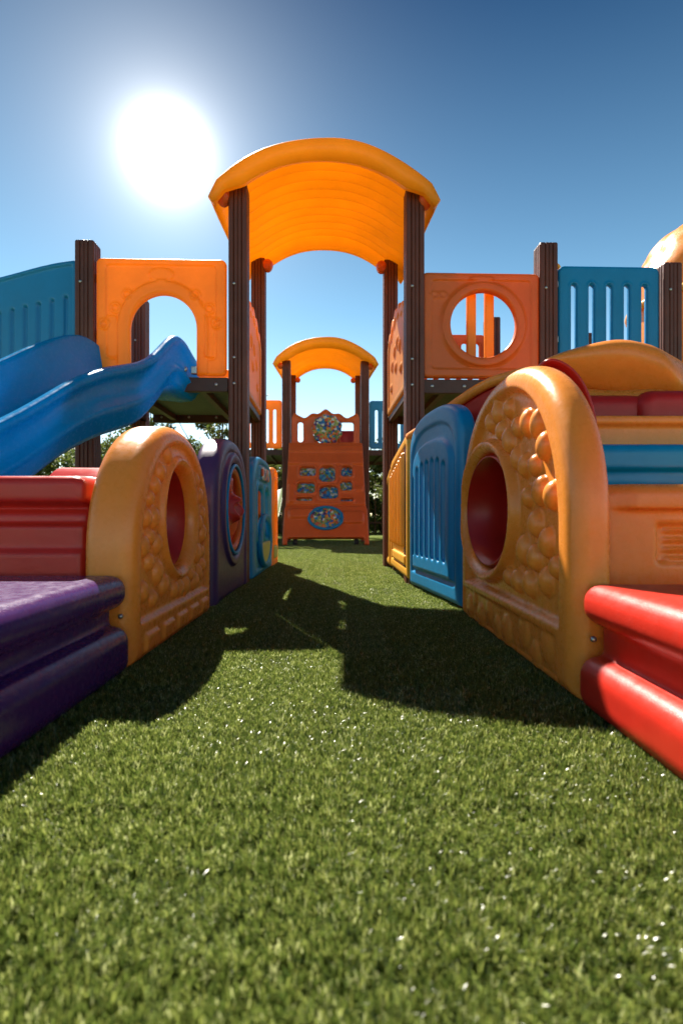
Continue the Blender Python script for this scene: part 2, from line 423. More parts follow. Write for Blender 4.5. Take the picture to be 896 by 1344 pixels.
def grass():
    S = .14; nt_ = 520
    V = []; Q = []; tint = []
    gr = random.Random(3)
    for q in range(nt_):
        tx = gr.uniform(-S/2, S/2); ty = gr.uniform(-S/2, S/2); th = gr.uniform(.85, 1.12); tl = gr.gauss(0, .0018); tt = gr.gauss(.5, .2)
        for i in range(6):
            x = tx+gr.gauss(0, .0022); y = ty+gr.gauss(0, .0022)
            H = th*gr.uniform(.0105, .0155); wd = gr.uniform(.0010, .0018); a = gr.uniform(0, 2*math.pi); tw = gr.uniform(-.9, .9)
            le = (gr.uniform(.02, .5) if gr.random() < .8 else gr.uniform(.5, 1.1))*H; ld = gr.gauss(-1.7, 1.5)
            lx = math.cos(ld)*le; ly = math.sin(ld)*le
            b0 = len(V)
            for j, f in enumerate((0, .4, .75, 1)):
                cx = x+lx*f*f; cy = y+ly*f*f; cz = H*f*(1-.35*f*le/H)
                wj = wd*(1, 1, .85, .35)[j]; aj = a+tw*f
                V.append((cx-math.cos(aj)*wj/2, cy-math.sin(aj)*wj/2, cz)); V.append((cx+math.cos(aj)*wj/2, cy+math.sin(aj)*wj/2, cz))
            for j in range(3):
                Q.append((b0+2*j, b0+2*j+1, b0+2*j+3, b0+2*j+2))
            tv = min(1, max(0, gr.gauss(tt, .2)))
            tint += [tv]*8
    me = bpy.data.meshes.new('artificial_turf'); me.from_pydata(V, [], Q); me.update()
    at = me.attributes.new('tint', 'FLOAT', 'POINT'); at.data.foreach_set('value', tint)
    o = link('artificial_turf', me, blade_mat(), None, True)
    tag(o, 'short green artificial turf blades covering the aisle between the play panels', 'turf', kind='stuff')
    ng = bpy.data.node_groups.new('turf_spread', 'GeometryNodeTree')
    ng.interface.new_socket('Geometry', in_out='INPUT', socket_type='NodeSocketGeometry')
    ng.interface.new_socket('Geometry', in_out='OUTPUT', socket_type='NodeSocketGeometry')
    N = ng.nodes; L = ng.links
    gi = N.new('NodeGroupInput'); go = N.new('NodeGroupOutput')
    x0, x1, y0, y1 = -1.3, 1.3, .3, 9.6
    gd = N.new('GeometryNodeMeshGrid'); gd.inputs['Size X'].default_value = x1-x0; gd.inputs['Size Y'].default_value = y1-y0
    gd.inputs['Vertices X'].default_value = int((x1-x0)/(S*.93))+1; gd.inputs['Vertices Y'].default_value = int((y1-y0)/(S*.93))+1
    ip = N.new('GeometryNodeInstanceOnPoints'); L.new(gd.outputs['Mesh'], ip.inputs['Points']); L.new(gi.outputs[0], ip.inputs['Instance'])
    rv = N.new('FunctionNodeRandomValue'); rv.data_type = 'INT'; rv.inputs['Min'].default_value = 0; rv.inputs['Max'].default_value = 3
    rv.inputs['Seed'].default_value = 4
    mu = N.new('ShaderNodeMath'); mu.operation = 'MULTIPLY'; mu.inputs[1].default_value = math.pi/2
    ro = [s for s in rv.outputs if s.type == 'INT'][0]
    for s_ in rv.inputs:
        if s_.type == 'INT' and s_.name == 'Min': s_.default_value = 0
        if s_.type == 'INT' and s_.name == 'Max': s_.default_value = 3
    L.new(ro, mu.inputs[0]); cx = N.new('ShaderNodeCombineXYZ'); L.new(mu.outputs[0], cx.inputs[2]); L.new(cx.outputs[0], ip.inputs['Rotation'])
    sr = N.new('FunctionNodeRandomValue'); sr.data_type = 'FLOAT_VECTOR'
    sr.inputs[0].default_value = (1, 1, .8); sr.inputs[1].default_value = (1.04, 1.04, 1.3)
    L.new(sr.outputs[0], ip.inputs['Scale'])
    L.new(ip.outputs[0], go.inputs[0])
    md = o.modifiers.new('spread', 'NODES'); md.node_group = ng
    o.location = ((x0+x1)/2, (y0+y1)/2, .001)
grass()

# ------------------------------------------------------------------ near tower
TW = thing('play_tower', 'tall climbing gateway with orange barrel roof on dark brown fluted posts over the turf aisle', 'play tower', (-.102, 3.25, 0), R(1.8))
HS = .53
for x, y, z in ((-HS+.012, 0, 2.40), (HS+.015, 0, 2.40), (-HS, 1.06, 2.47), (HS, 1.06, 2.47),
                (-1.42, 0, 2.05), (-1.47, 1.06, 2.14), (1.36, 0, 2.08), (1.36, 1.06, 2.02), (2.13, 0, 1.97), (2.13, 1.06, 1.9), (-2.25, .35, 2.0)):
    post(TW, x, y, z)
for x in (.911, 1.023):
    boxo('porthole_bar', ORG, TW, x-.028, x+.028, .03, .07, 1.30, 1.86, bev=.008)
rf = roof(TW, -.13, 1.14, .685, .66, 2.335, 2.42, 2.64, 2.745)
for x, y, z in ((-HS-.075, -.03, 2.33), (HS+.075, -.03, 2.33), (-HS+.075, 1.03, 2.42), (HS-.075, 1.03, 2.42)):
    bm = bmesh.new(); bmesh.ops.create_uvsphere(bm, u_segments=18, v_segments=12, radius=.043)
    for v in bm.verts: v.co.z *= 1.35 if v.co.z < 0 else 1; v.co.y *= 1.2
    me = bpy.data.meshes.new('bracket'); bm.to_mesh(me); bm.free()
    link('bracket', me, RORG, rf).location = (x, y, z)
for o_ in [c for c in TW.children if c.name.startswith('post')]:
    vs = [v.co for v in o_.data.vertices]; cx_ = sum(v.x for v in vs)/len(vs); cy_ = min(v.y for v in vs)
    for z in (1.205, 1.36, 1.80):
        dome_cap('bolt', STEEL, o_, (cx_-.02, cy_-.002, z), .009)
# decks
def deck(parent, x0, x1, y0, y1, zt, mat=DBR):
    bm = bmesh.new()
    box_mesh(bm, x0+.06, x1-.06, y0+.03, y1-.03, zt-.03, zt-.002, .003)
    d = bpy.data.meshes.new('deck'); bm.to_mesh(d); bm.free()
    dk = link('deck', d, MESH, parent, False)
    for (a, b, c, e) in ((x0+.05, x1-.05, y0-.032, y0+.008), (x0+.05, x1-.05, y1-.008, y1+.032), (x0-.02, x0+.02, y0+.06, y1-.06), (x1-.02, x1+.02, y0+.06, y1-.06)):
        boxo('beam', mat, dk, a, b, c, e, zt-.085, zt, bev=.004)
    n = max(2, int((x1-x0)/.42))
    for i in range(n):
        xx = x0+(x1-x0)*(i+.5)/n
        boxo('joist', mat, dk, xx-.02, xx+.02, y0+.01, y1-.01, zt-.07, zt-.032, bev=.002)
    for i in range(4):
        xx = x0+.12+(x1-x0-.24)*i/3
        dome_cap('bolt', STEEL, dk, (xx, y0-.034, zt-.042), .011)
        dome_cap('bolt', STEEL, dk, (xx, y1-.012, zt-.042), .010)
    return dk
def mesh_deck_mat():
    m, t, o = new_mat('deck_rubber'); N = t.nodes; L = t.links
    tc = N.new('ShaderNodeTexCoord'); b = N.new('ShaderNodeBsdfPrincipled'); b.inputs['Roughness'].default_value = .6
    br = N.new('ShaderNodeTexBrick'); br.inputs['Scale'].default_value = 9; br.inputs['Color1'].default_value = (.05, .055, .03, 1); br.inputs['Color2'].default_value = (.07, .075, .04, 1); br.inputs['Mortar'].default_value = (.02, .02, .012, 1)
    L.new(tc.outputs['Object'], br.inputs['Vector']); L.new(br.outputs[0], b.inputs['Base Color']); L.new(b.outputs[0], o.inputs[0]); return m
MESH = mesh_deck_mat()
deck(TW, -1.42, -HS, 0, 1.06, 1.245)
deck(TW, HS, 1.36, 0, 1.06, 1.245)
deck(TW, 1.36, 2.13, 0, 1.06, 1.245)
deck(TW, -2.25, -1.42, .15, 1.06, 1.245)

# arch doorway panel (left of the tower)
def d_archpanel(X, Z):
    o_ = box2(X, Z, -.385, .385, 0, .70, .035)
    o_ = np.maximum(o_, -(arch2(X, Z, .197, -.5, .485, .21, cx=.012)))
    return o_
def f_archpanel(X, Z, D):
    h = np.zeros(X.shape)
    hole = arch2(X, Z, .197, -.5, .485, .21, cx=.012)
    h += .012*sst(.0, .012, .075-hole)*1.0 * (hole > -1)       # raised surround
    h -= .010*sst(0, .012, -box2(X, Z, -.33, .33, .09, .665, .03))*(1-sst(.07, .085, .085-hole+.07))
    for cx, cz in ((-.2, .48), (.2, .48), (-.27, .40), (.285, .40), (-.33, .30), (.33, .31)):
        r = np.hypot(X-cx, Z-cz); h += .011*np.exp(-((r-.026)/.008)**2)
    r = np.hypot(X/1.7, Z-.60); h += .012*sst(0, .014, .05-r)
    for cx in (-.29, .29):
        h += .012*sst(0, .012, -box2(X, Z, cx-.035, cx+.035, .1, .36, .02))
    return h
panel('doorway_panel', ORG, TW, (-.4, .4), (0, .71), .05, d_archpanel, f_archpanel, r=.022, h=.006, loc=(-.973, -.02, 1.252), ext=.04)
# porthole panel (right)
def d_port(X, Z):
    return np.maximum(box2(X, Z, -.358, .358, 0, .642, .03), -(np.hypot(X-.012, Z-.325)-.20))
def f_port(X, Z, D):
    r = np.hypot(X-.012, Z-.325); h = .014*sst(0, .014, .262-r)
    h -= .008*sst(0, .012, -box2(X, Z, -.31, .31, .05, .60, .03))*(1-sst(0, .014, .275-r))
    h += .01*sst(0, .012, -ell2(X, Z, 0, .60, .085, .022))
    for cx in (-.285, -.235): 
        q = np.hypot(X-cx, (Z-.50)*1.2); h += .006*np.exp(-((q-.022)/.007)**2)
    return h
panel('porthole_panel', DORG, TW, (-.37, .37), (0, .65), .045, d_port, f_port, r=.02, h=.006, loc=(.95, -.02, 1.252), ext=.04)

def slat_panel(name, mat, parent, L, H, n, loc, rz=0, t=.04, thru=True, sw=.018, z0=.12, z1=None, top=None, h=.008, marg=.1, r=.015, arch=0):
    z1 = z1 or H-.1
    xs_ = np.linspace(-L/2+marg, L/2-marg, n)
    def d(X, Z):
        o_ = box2(X, Z, -L/2, L/2, 0, H, .04) if top is None else top(X, Z)
        if thru:
            for x in xs_:
                zt = z1+arch*(1-(x/(L/2))**2)
                o_ = smax(o_, -box2(X, Z, x-sw/2, x+sw/2, z0, zt, sw/2*.98), .006)
        return o_
    def f(X, Z, D):
        hh = np.zeros(X.shape)
        for x in xs_:
            zt = z1+arch*(1-(x/(L/2))**2)
            b = box2(X, Z, x-sw/2, x+sw/2, z0, zt, sw/2*.98)
            hh -= .018*sst(-.012, .004, -b-.0) if not thru else -.006*np.exp(-((b-.012)/.006)**2)
        return hh
    return panel(name, mat, parent, (-L/2, L/2), (0, H), t, d, f, r=r, h=h, loc=loc, rz=rz, ext=.02)
# rear rails of the decks
slat_panel('slatted_railing', DORG, TW, .72, .64, 7, (.95, 1.07, 1.25), sw=.05, z0=.07, z1=.57, marg=.08)
slat_panel('low_rear_panel', ORG, TW, .52, .34, 3, (-.82, 1.07, 1.25), thru=False, sw=.05, z0=.06)
slat_panel('low_rear_panel', BLUE, TW, .30, .27, 3, (-1.24, 1.07, 1.25), thru=False, sw=.03, z0=.06)
# inner side panels seen edge on
def curly(Lh, H):
    def d(X, Z):
        top_ = H-.09+.09*np.cos(X/Lh*math.pi*.6)+.018*np.cos(X*38)
        return smax(box2(X, Z, -Lh, Lh, 0, H+.1, .03), (Z-top_)*.8, .03)
    return d
for s in (-1, 1):
    def fr(X, Z, D):
        h = .012*sst(0, .012, D+.06)
        h += peb_relief(X, Z, [(x_, z_, .035, .05, .3*k_) for k_, (x_, z_) in enumerate(((-.2, .36), (-.08, .42), (.06, .40), (.2, .33), (.0, .27), (-.25, .2), (.25, .18)))], .45)
        return h
    panel('side_panel', ORG, TW, (-.46, .46), (0, .74), .045, curly(.45, .67), fr, fr, r=.018, h=.009, loc=(s*(HS+.0), .53, 1.20), rz=R(90), ext=.04)
# blue railings
def top_left(X, Z):
    tz = .66+.05*sst(-.35, .30, X)
    return smax(box2(X, Z, -.39, .39, 0, 1, .02), Z-tz, .03)
def f_bl(X, Z, D):
    h = .010*sst(0, .01, D+.035)
    for i in range(7):
        x = -.30+.1*i; b = box2(X, Z, x-.018, x+.018, .1, .44+.02*i*.5, .017); h -= .02*sst(-.004, .012, -b)
    return h
panel('blue_railing', BLUE, TW, (-.4, .4), (0, .73), .05, top_left, f_bl, r=.02, h=.007, loc=(-1.86, .16, 1.26), rz=R(-16), ext=.03)
slat_panel('blue_railing', BLUE, TW, .63, .70, 5, (1.745, -.01, 1.25), sw=.028, z0=.12, z1=.585, marg=.095, h=.006)
for z in (1.84, 1.5):
    boxo('hinge', STEEL, TW, 1.413, 1.44, -.02, .02, z-.02, z+.02, bev=.004)
    boxo('hinge', STEEL, TW, -1.365, -1.35, -.02, .02, z-.02, z+.02, bev=.004)
boxo('hinge', STEEL, TW, -.79, -.755, -.075, -.045, 1.255, 1.30, bev=.004)
tube('cable', BLK, TW, spl([(-1.9, 1.0, 1.75), (-1.6, 1.0, 1.62), (-1.36, 1.0, 1.52), (-1.22, 1.0, 1.38)], 6), .004, 6)
# rope handle behind the right post
tube('grab_handle', YEL2, TW, spl([(1.40, .05, 1.99), (1.45, .05, 1.99), (1.475, .05, 1.95), (1.475, .05, 1.85)], 6), .011, 8)

# ------------------------------------------------------------------ blue wave slide
SL = thing('wave_slide', 'glossy blue wavy slide running down from the arched doorway at left', 'slide', (-1.15, 3.2, 0))
Yr = [3.30, 3.20, 3.07, 2.98, 2.885, 2.79, 2.7, 2.5, 2.32, 2.13, 2.0, 1.85, 1.7, 1.55, 1.45]
Zr = [1.31, 1.37, 1.468, 1.39, 1.29, 1.215, 1.176, 1.10, 1.003, .864, .775, .69, .62, .58, .57]
Yl = [3.30, 3.20, 3.05, 2.89, 2.68, 2.52, 2.3, 2.1, 1.9, 1.75, 1.6, 1.5]
Zl = [1.36, 1.40, 1.448, 1.394, 1.266, 1.147, 1.02, .90, .79, .70, .64, .62]
prof_out = [(-.034, .008), (-.048, -.004), (-.046, -.028), (-.026, -.045), (-.010, -.07), (-.004, -.155), (-.028, -.175), (-.034, -.20), (-.010, -.225), (.004, -.285), (.03, -.315), (.10, -.325)]
prof_in = [(.10, -.285), (.055, -.265), (.030, -.21), (.022, -.10), (.010, -.03), (.006, .002), (-.010, .012)]
ring_r = prof_in[::-1]+[]
V = []; Q = []
W = .50
ys_ = np.linspace(3.30, 1.46, 70)
def sm(x, xp, fp):
    return sum(interp(x+d, xp, fp) for d in (-.06, -.03, 0, .03, .06))/5
rings = []
for y in ys_:
    zr_ = sm(y, Yr, Zr); zl_ = sm(y+.145*.3, Yl, Zl)
    xr_ = -1.858+.29*y; xl_ = -2.338+.29*y
    pts = []
    hs = 1.0
    hh = .42+.58*min(1, max(0, (3.32-y)/.38))
    def P(e, dz, side):
        if dz < -.1: dz = -.1+(dz+.1)*hh
        if side == 'r': f = max(0, min(1, (e+.04)/.3)); 
        else: f = 0
        # e is the distance in from the rim; direction across = (-.96,.28)
        if side == 'r': return (xr_-.96*e, y+.28*e*.5, zr_+dz)
        return (xl_+.96*e, y+.28*.25-.28*e*.5, zl_+dz)
    for e, dz in prof_out: pts.append(P(e, dz, 'r'))
    for e, dz in prof_out[::-1]: pts.append(P(e, dz, 'l'))
    for e, dz in prof_in[::-1]: pts.append(P(e, dz, 'l'))
    for e, dz in prof_in: pts.append(P(e, dz, 'r'))
    rings.append(pts)
n = len(rings[0])
for r_ in rings: V += r_
for i in range(len(rings)-1):
    for k in range(n): Q.append((i*n+k, (i+1)*n+k, (i+1)*n+(k+1) % n, i*n+(k+1) % n))
Q.append(tuple(range(n))); Q.append(tuple(range((len(rings)-1)*n+n-1, (len(rings)-1)*n-1, -1)))
V = [(a+1.15, b-3.2, c) for a, b, c in V]
ch = mesh_np('chute', V, Q, SLB, SL)
# feet holding the run-out
for dx in (-.30, -.62):
    tube('support_leg', BRN, SL, [(dx, -1.55, 0), (dx, -1.55, .32)], .03, 10)
dome_cap('bolt', STEEL, SL, (.215, -.02, 1.29), .018)

# ------------------------------------------------------------------ far tower
FT = thing('climbing_tower', 'small far tower with yellow barrel roof and orange climbing wall closing the aisle', 'play tower', (-.242, 8.2, 0), R(1.8))
for x, y, z in ((-.6, 0, 2.78), (.6, 0, 2.78), (-.6, 1.5, 2.95), (.6, 1.5, 2.95), (-1.55, 0, 1.4), (1.55, 0, 1.4), (-1.55, 1.5, 2.1), (1.55, 1.5, 2.1)):
    post(FT, x, y, z, .128)
rf2 = roof(FT, -.2, 1.65, .80, .76, 2.74, 2.90, 3.10, 3.30, lip=.16, th=.06, nrib=12)
for x, y, z in ((-.69, -.03, 2.70), (.69, -.03, 2.70), (-.5, 1.46, 2.86), (.5, 1.46, 2.86)):
    dome_cap('bracket', RORG, rf2, (x, y, z), .05, 1)
# raised moulded ridge on the far roof
tube('roof_ridge', YEL2, rf2, [(x, .1, 2.74+.40*(1-abs(x/.8)**2.25)) for x in np.linspace(-.66, .66, 25)], .05, 10)
deck(FT, -1.55, 1.55, 0, 1.5, 1.42)
for s, m_, n_ in ((-1, ORG, 'slatted_railing'), (1, BLUE, 'slatted_railing')):
    slat_panel(n_, m_, FT, .80, .74, 6, (s*1.07, 0, 1.44), sw=.045, z0=.08, z1=.60, marg=.11, h=.012, r=.012)
# climbing wall: leans from y=-1.1 at the ground to the deck
def d_climb(X, Z):
    wd = .54+.02*(1.6-Z)+.015*sst(.62, .52, Z)
    o_ = smax(np.abs(X)-wd, np.maximum(Z-1.60, .02-Z), .02)
    # cut feet out
    o_ = smax(o_, -box2(X, Z, -.52, .52, -.2, .12, .03), .02)
    for q in WIN: o_ = np.maximum(o_, -box2(X, Z, q[0]-q[2], q[0]+q[2], q[1]-q[3], q[1]+q[3], min(q[2], q[3])*.6))
    o_ = np.maximum(o_, -ell2(X, Z, .0, .40, .235, .165))
    return o_
WIN = [(-.26, 1.13, .115, .075), (.02, 1.09, .115, .125), (.30, 1.13, .08, .085), (-.28, .87, .125, .085), (.29, .90, .085, .075), (.04, .80, .13, .10), (-.30, .69, .11, .025), (.29, .68, .09, .022)]
def f_climb(X, Z, D):
    h = .02*sst(0, .03, -box2(X, Z, -.6, .6, 1.42, 1.56, .02))
    h += .03*sst(0, .02, 1.64-.02-np.abs(Z-1.6)*0-Z)*sst(1.22, 1.26, Z)
    h += .03*sst(.02, 0, np.abs(Z-.60)-.008)*0
    h += .035*sst(0, .04, -box2(X, Z, -.53, -.14, .38, .56, .07)) + .035*sst(0, .04, -box2(X, Z, .2, .54, .30, .52, .08))
    h += .03*sst(0, .03, -box2(X, Z, -.54, -.42, .62, .95, .05))+.02*sst(0, .02, -box2(X, Z, .40, .53, .80, .90, .03))
    h -= .02*np.exp(-((Z-.60)/.012)**2)
    h += .02*np.exp(-((np.minimum.reduce([np.abs(box2(X, Z, q[0]-q[2], q[0]+q[2], q[1]-q[3], q[1]+q[3], .03)) for q in WIN])-.01)/.018)**2)
    return h
lean = math.atan2(.80, 1.42)
cw = panel('climbing_wall', RORG, FT, (-.62, .62), (0, 1.62), .09, d_climb, f_climb, r=.02, h=.011, loc=(0, -1.0, -.01), ext=.07)
cw.rotation_euler = (-lean*.88, 0, 0); cw.scale = (1, 1, 1.02)
for q in WIN:
    o = panel('picture_panel', MOS2, cw, (q[0]-q[2]-.02, q[0]+q[2]+.02), (q[1]-q[3]-.02, q[1]+q[3]+.02), .02,
              lambda X, Z: box2(X, Z, q[0]-q[2]-.015, q[0]+q[2]+.015, q[1]-q[3]-.015, q[1]+q[3]+.015, .02),
              lambda X, Z, D: .012*np.sin(X*60+q[0]*9)*np.sin(Z*70), r=.005, h=.01, ext=.03)
    o.location = (0, .01, 0)
def f_med(P, rim):
    def f(X, Z, D): return np.maximum(peb_relief(X, Z, P, .6), .02*sst(0, .015, D+.035) if rim else 0)
    return f
Pm = pebbles(lambda X, Z: ell2(X, Z, 0, 0, .20, .135), (-.2, .2), (-.14, .14), 46, .014, .032, .8, 5, 1.15)
panel('oval_plaque', MOS, cw, (-.24, .24), (-.17, .17), .05, lambda X, Z: ell2(X, Z, 0, 0, .232, .162), f_med(Pm, False), r=.01, h=.008, loc=(0, -.03, .40), ext=.05)
rg = bpy.data.objects['oval_plaque']
def ring_mesh(name, mat, parent, a, b, rad, loc, rz=0, seg=48, y=0):
    pts = [(a*math.cos(2*math.pi*i/seg), y, b*math.sin(2*math.pi*i/seg)) for i in range(seg)]
    V = []; Q = []; m = 10
    for i, p in enumerate(pts):
        nx_ = math.cos(2*math.pi*i/seg)/a; nz_ = math.sin(2*math.pi*i/seg)/b; l = math.hypot(nx_, nz_); nx_ /= l; nz_ /= l
        for k in range(m):
            t = 2*math.pi*k/m; V.append((p[0]+nx_*rad*math.cos(t), p[1]+rad*math.sin(t), p[2]+nz_*rad*math.cos(t)))
    for i in range(seg):
        for k in range(m): Q.append((i*m+k, ((i+1) % seg)*m+k, ((i+1) % seg)*m+(k+1) % m, i*m+(k+1) % m))
    o = mesh_np(name, V, Q, mat, parent); o.location = loc; o.rotation_euler = (0, 0, rz); return o
ring_mesh('oval_rim', BLUE, cw, .232, .162, .02, (0, -.055, .40))
# crested railing with a round mosaic wheel above the wall
def d_crest(X, Z):
    tz = .46+.10*np.exp(-(X/.20)**2)+.02*np.cos(X*30)+.06*np.exp(-((np.abs(X)-.47)/.035)**2)
    o_ = smax(box2(X, Z, -.51, .51, 0, .9, .02), (Z-tz)*.7, .02)
    for a, b in ((-.42, -.34), (.22, .42)): o_ = np.maximum(o_, -box2(X, Z, a, b, .08, .38, .035))
    return np.maximum(o_, -(np.hypot(X, Z-.24)-.19))
panel('crested_railing', RORG, FT, (-.53, .53), (0, .63), .05, d_crest, lambda X, Z, D: .015*sst(0, .012, D+.03), r=.015, h=.011, loc=(0, -.12, 1.44), ext=.03)
Pw = pebbles(lambda X, Z: np.hypot(X, Z)-.235, (-.23, .23), (-.23, .23), 60, .018, .05, .8, 9, 1.2)
panel('mosaic_wheel', MOS, FT, (-.25, .25), (-.25, .25), .05, lambda X, Z: np.hypot(X, Z)-.225+.012*np.cos(9*np.arctan2(Z, X)), f_med(Pw, False), r=.012, h=.009, loc=(0.02, -.2, 1.70), ext=.05)
boxo('back_seat', RED, FT, .16, .46, .25, .29, 1.46, 1.76, bev=.02, smooth=True)
for x in (-.42, .42):
    o = tube('roller', BLK, FT, [(x-.03, -.86, .045), (x+.03, -.86, .045)], .045, 16)

# ------------------------------------------------------------------ left row (front face is local -y = +X in the world)
LR = R(90)
def red_tunnel(parent, mat, a, b, cx, cz, y0, y1, name='tunnel_liner'):
    seg = 40; V = []; Q = []
    for j, (y, s) in enumerate(((y0, 1), (y0+(y1-y0)*.5, 1.03), (y1, 1.05), (y1, .0001))):
        for i in range(seg):
            t = 2*math.pi*i/seg; V.append((cx+a*s*math.cos(t), y, cz+b*s*math.sin(t)))
    for j in range(3):
        for i in range(seg): Q.append((j*seg+i, j*seg+(i+1) % seg, (j+1)*seg+(i+1) % seg, (j+1)*seg+i))
    o = mesh_np(name, V, Q, mat, parent); md = o.modifiers.new('s', 'SOLIDIFY'); md.thickness = .006; return o

# A: pebbled honey arch
LA = thing('crawl_arch', 'honey yellow pebble-textured arch with a red crawl hole on the left of the aisle', 'play panel', (-.630, 1.865, 0), LR)
hLA = (.02, .41, .165, .172)
def dLA(X, Z):
    o_ = arch2(X, Z, .432, 0, .722, .42, n=2.15)
    return np.maximum(o_, -ell2(X, Z, *hLA))
Pl = pebbles(lambda X, Z: np.maximum(arch2(X, Z, .37, .13, .66, .40, n=2.1), -(ell2(X, Z, *hLA)-.045)), (-.38, .38), (.1, .66), 260, .008, .032, 1.05, 11, 1.4)
def fLA(X, Z, D):
    ell = ell2(X, Z, *hLA)
    inner = arch2(X, Z, .375, .115, .665, .40, n=2.1)
    h = -.016*sst(-.006, .014, -inner)
    h = np.where(ell < .06, np.maximum(h, -.016+.022*sst(.05, .03, ell)), h)
    h = h+peb_relief(X, Z, Pl, .75, .55)
    for i in range(5):
        h = h+.010*sst(0, .010, -box2(X, Z, -.36+.15*i, -.24+.15*i, .025, .085, .012))
    return h
panel('arch_body', YEL, LA, (-.44, .44), (0, .73), .146, dLA, fLA, None, r=.045, h=.0055, ext=.035)
red_tunnel(LA, DRED, .158, .165, .02, .41, -.03, .34)
# B: plum porthole panel
LB = thing('porthole_panel', 'dark plum rounded panel with a round red window beside the honey arch', 'play panel', (-.617, 2.79, 0), LR)
hLB = (.03, .45, .235)
def dLB(X, Z): return np.maximum(arch2(X, Z, .40, 0, .81, .36, n=2.4), -(np.hypot(X-hLB[0], Z-hLB[1])-hLB[2]))
def fLB(X, Z, D):
    r = np.hypot(X-hLB[0], Z-hLB[1])
    h = .018*sst(0, .015, .30-r)
    a = arch2(X, Z, .345, -.2, .755, .33, n=2.4)
    return h-.012*sst(0, .012, -a)
panel('panel_body', PURP, LB, (-.42, .42), (0, .82), .12, dLB, fLB, r=.035, h=.006, ext=.04)
ring_mesh('window_rim', LBL, LB, .230, .230, .009, (hLB[0], -.060, hLB[1]))
ring_mesh('window_bezel', DORG, LB, .207, .207, .022, (hLB[0], -.035, hLB[1]))
def f_wheel(X, Z, D):
    r = np.hypot(X, Z); t = np.arctan2(Z, X)
    h = .03*sst(0, .03, .19-r)*(.5+.5*np.cos(3*t+9*r))+.05*np.exp(-((r-.055)/.02)**2)
    return h+.02*np.exp(-((r-.2)/.015)**2)
panel('window_disc', RED, LB, (-.24, .24), (-.24, .24), .03, lambda X, Z: np.maximum(np.hypot(X, Z)-.232, -(np.hypot(X, Z)-.03)), f_wheel, r=.01, h=.007, loc=(hLB[0], .0, hLB[1]), ext=.08)
# C: blue window panel
LC = thing('window_panel', 'small blue panel with two tall openings and a lime smile beyond the plum panel', 'play panel', (-.605, 3.80, 0), LR)
def dLC(X, Z):
    o_ = arch2(X, Z, .44, .015, .82, .20, n=3)
    for a, b in ((-.27, -.03), (.05, .26)): o_ = np.maximum(o_, -box2(X, Z, a, b, .26, .60, .06))
    return o_
def fLC(X, Z, D): 
    return .012*sst(0, .012, D+.05)+.012*sst(0, .012, -box2(X, Z, -.2, .2, .65, .76, .03))
panel('panel_body', LBL, LC, (-.45, .45), (0, .83), .09, dLC, fLC, r=.025, h=.008, ext=.04)
boxo('orange_bar', DORG, LC, -.06, .10, -.035, .02, .16, .64, bev=.02, smooth=True)
panel('lime_smile', GRN, LC, (-.26, .28), (.05, .26), .03, lambda X, Z: np.maximum(ell2(X, Z, .0, .26, .25, .17), Z-.25), r=.012, h=.009, loc=(0, -.055, -.02), ext=.02)
ring_mesh('blue_hoop', BLUE, LC, .25, .17, .022, (0, -.06, .24))
panel('badge_plate', MOS, LC, (-.18, .18), (0, .1), .02, lambda X, Z: box2(X, Z, -.17, .17, 0, .09, .02), r=.005, h=.009, loc=(0, -.065, .66), ext=.02)
# D: orange end panel
LD = thing('end_panel', 'narrow orange panel with oval cut-outs at the far end of the left row', 'play panel', (-.60, 4.47, 0), LR)
def dLD(X, Z):
    o_ = arch2(X, Z, .19, 0, .815, .08, n=3)
    o_ = np.maximum(o_, -box2(X, Z, -.07, .09, .56, .70, .06))
    return np.maximum(o_, -ell2(X, Z, 0, .38, .09, .15))
panel('panel_body', ORG, LD, (-.2, .2), (0, .82), .08, dLD, lambda X, Z, D: .01*sst(0, .012, D+.04), r=.025, h=.008, ext=.03)
panel('leaf_relief', OLV, LD, (-.1, .1), (.22, .54), .03, lambda X, Z: ell2(X, Z, 0, .38, .07, .15), lambda X, Z, D: .014*np.sin(Z*60+X*30), r=.01, h=.009, loc=(0, .01, 0), ext=.03)
panel('lime_tile', GRN, LD, (-.1, .1), (.06, .18), .02, lambda X, Z: box2(X, Z, -.09, .09, .06, .17, .03), r=.008, h=.009, loc=(0, -.045, 0), ext=.02)

# purple bench step
def bench_profile(x_face, sgn, top, lo=.13, in_=.05):
    def d(X, Z):
        x = (X-x_face)*sgn             # x<0 is the body side
        low = box2(x, Z, -.80, 0, 0, lo, .042)
        mid = box2(x, Z, -.80, -in_, .01, top-.03, .01)
        upp = box2(x, Z, -.80, -.008, top-.088, top, .040)
        return smin(smin(low, mid, .012), upp, .012)
    return d
B1 = thing('step_bench', 'shiny dark purple stepped plastic bench in the left foreground', 'bench', (-.557, .80, 0))
panel('bench_body', PUR, B1, (-.8, .0), (0, .263), 1.24, bench_profile(0, 1, .262), None, None, r=.03, h=.006, hy=.01, ext=.02)
B2 = thing('step_bench', 'glossy red stepped plastic bench in the right foreground', 'bench', (.512, .56, 0))
panel('bench_body', RED, B2, (0., .8), (0, .275), 1.22, bench_profile(0, -1, .272, .118), None, None, r=.03, h=.006, hy=.01, ext=.02)
dome_cap('screw', STEEL, B2, (.035, .60, .15), .007, 1)
dome_cap('screw', STEEL, B1, (-.03, .62, .15), .007, 1)

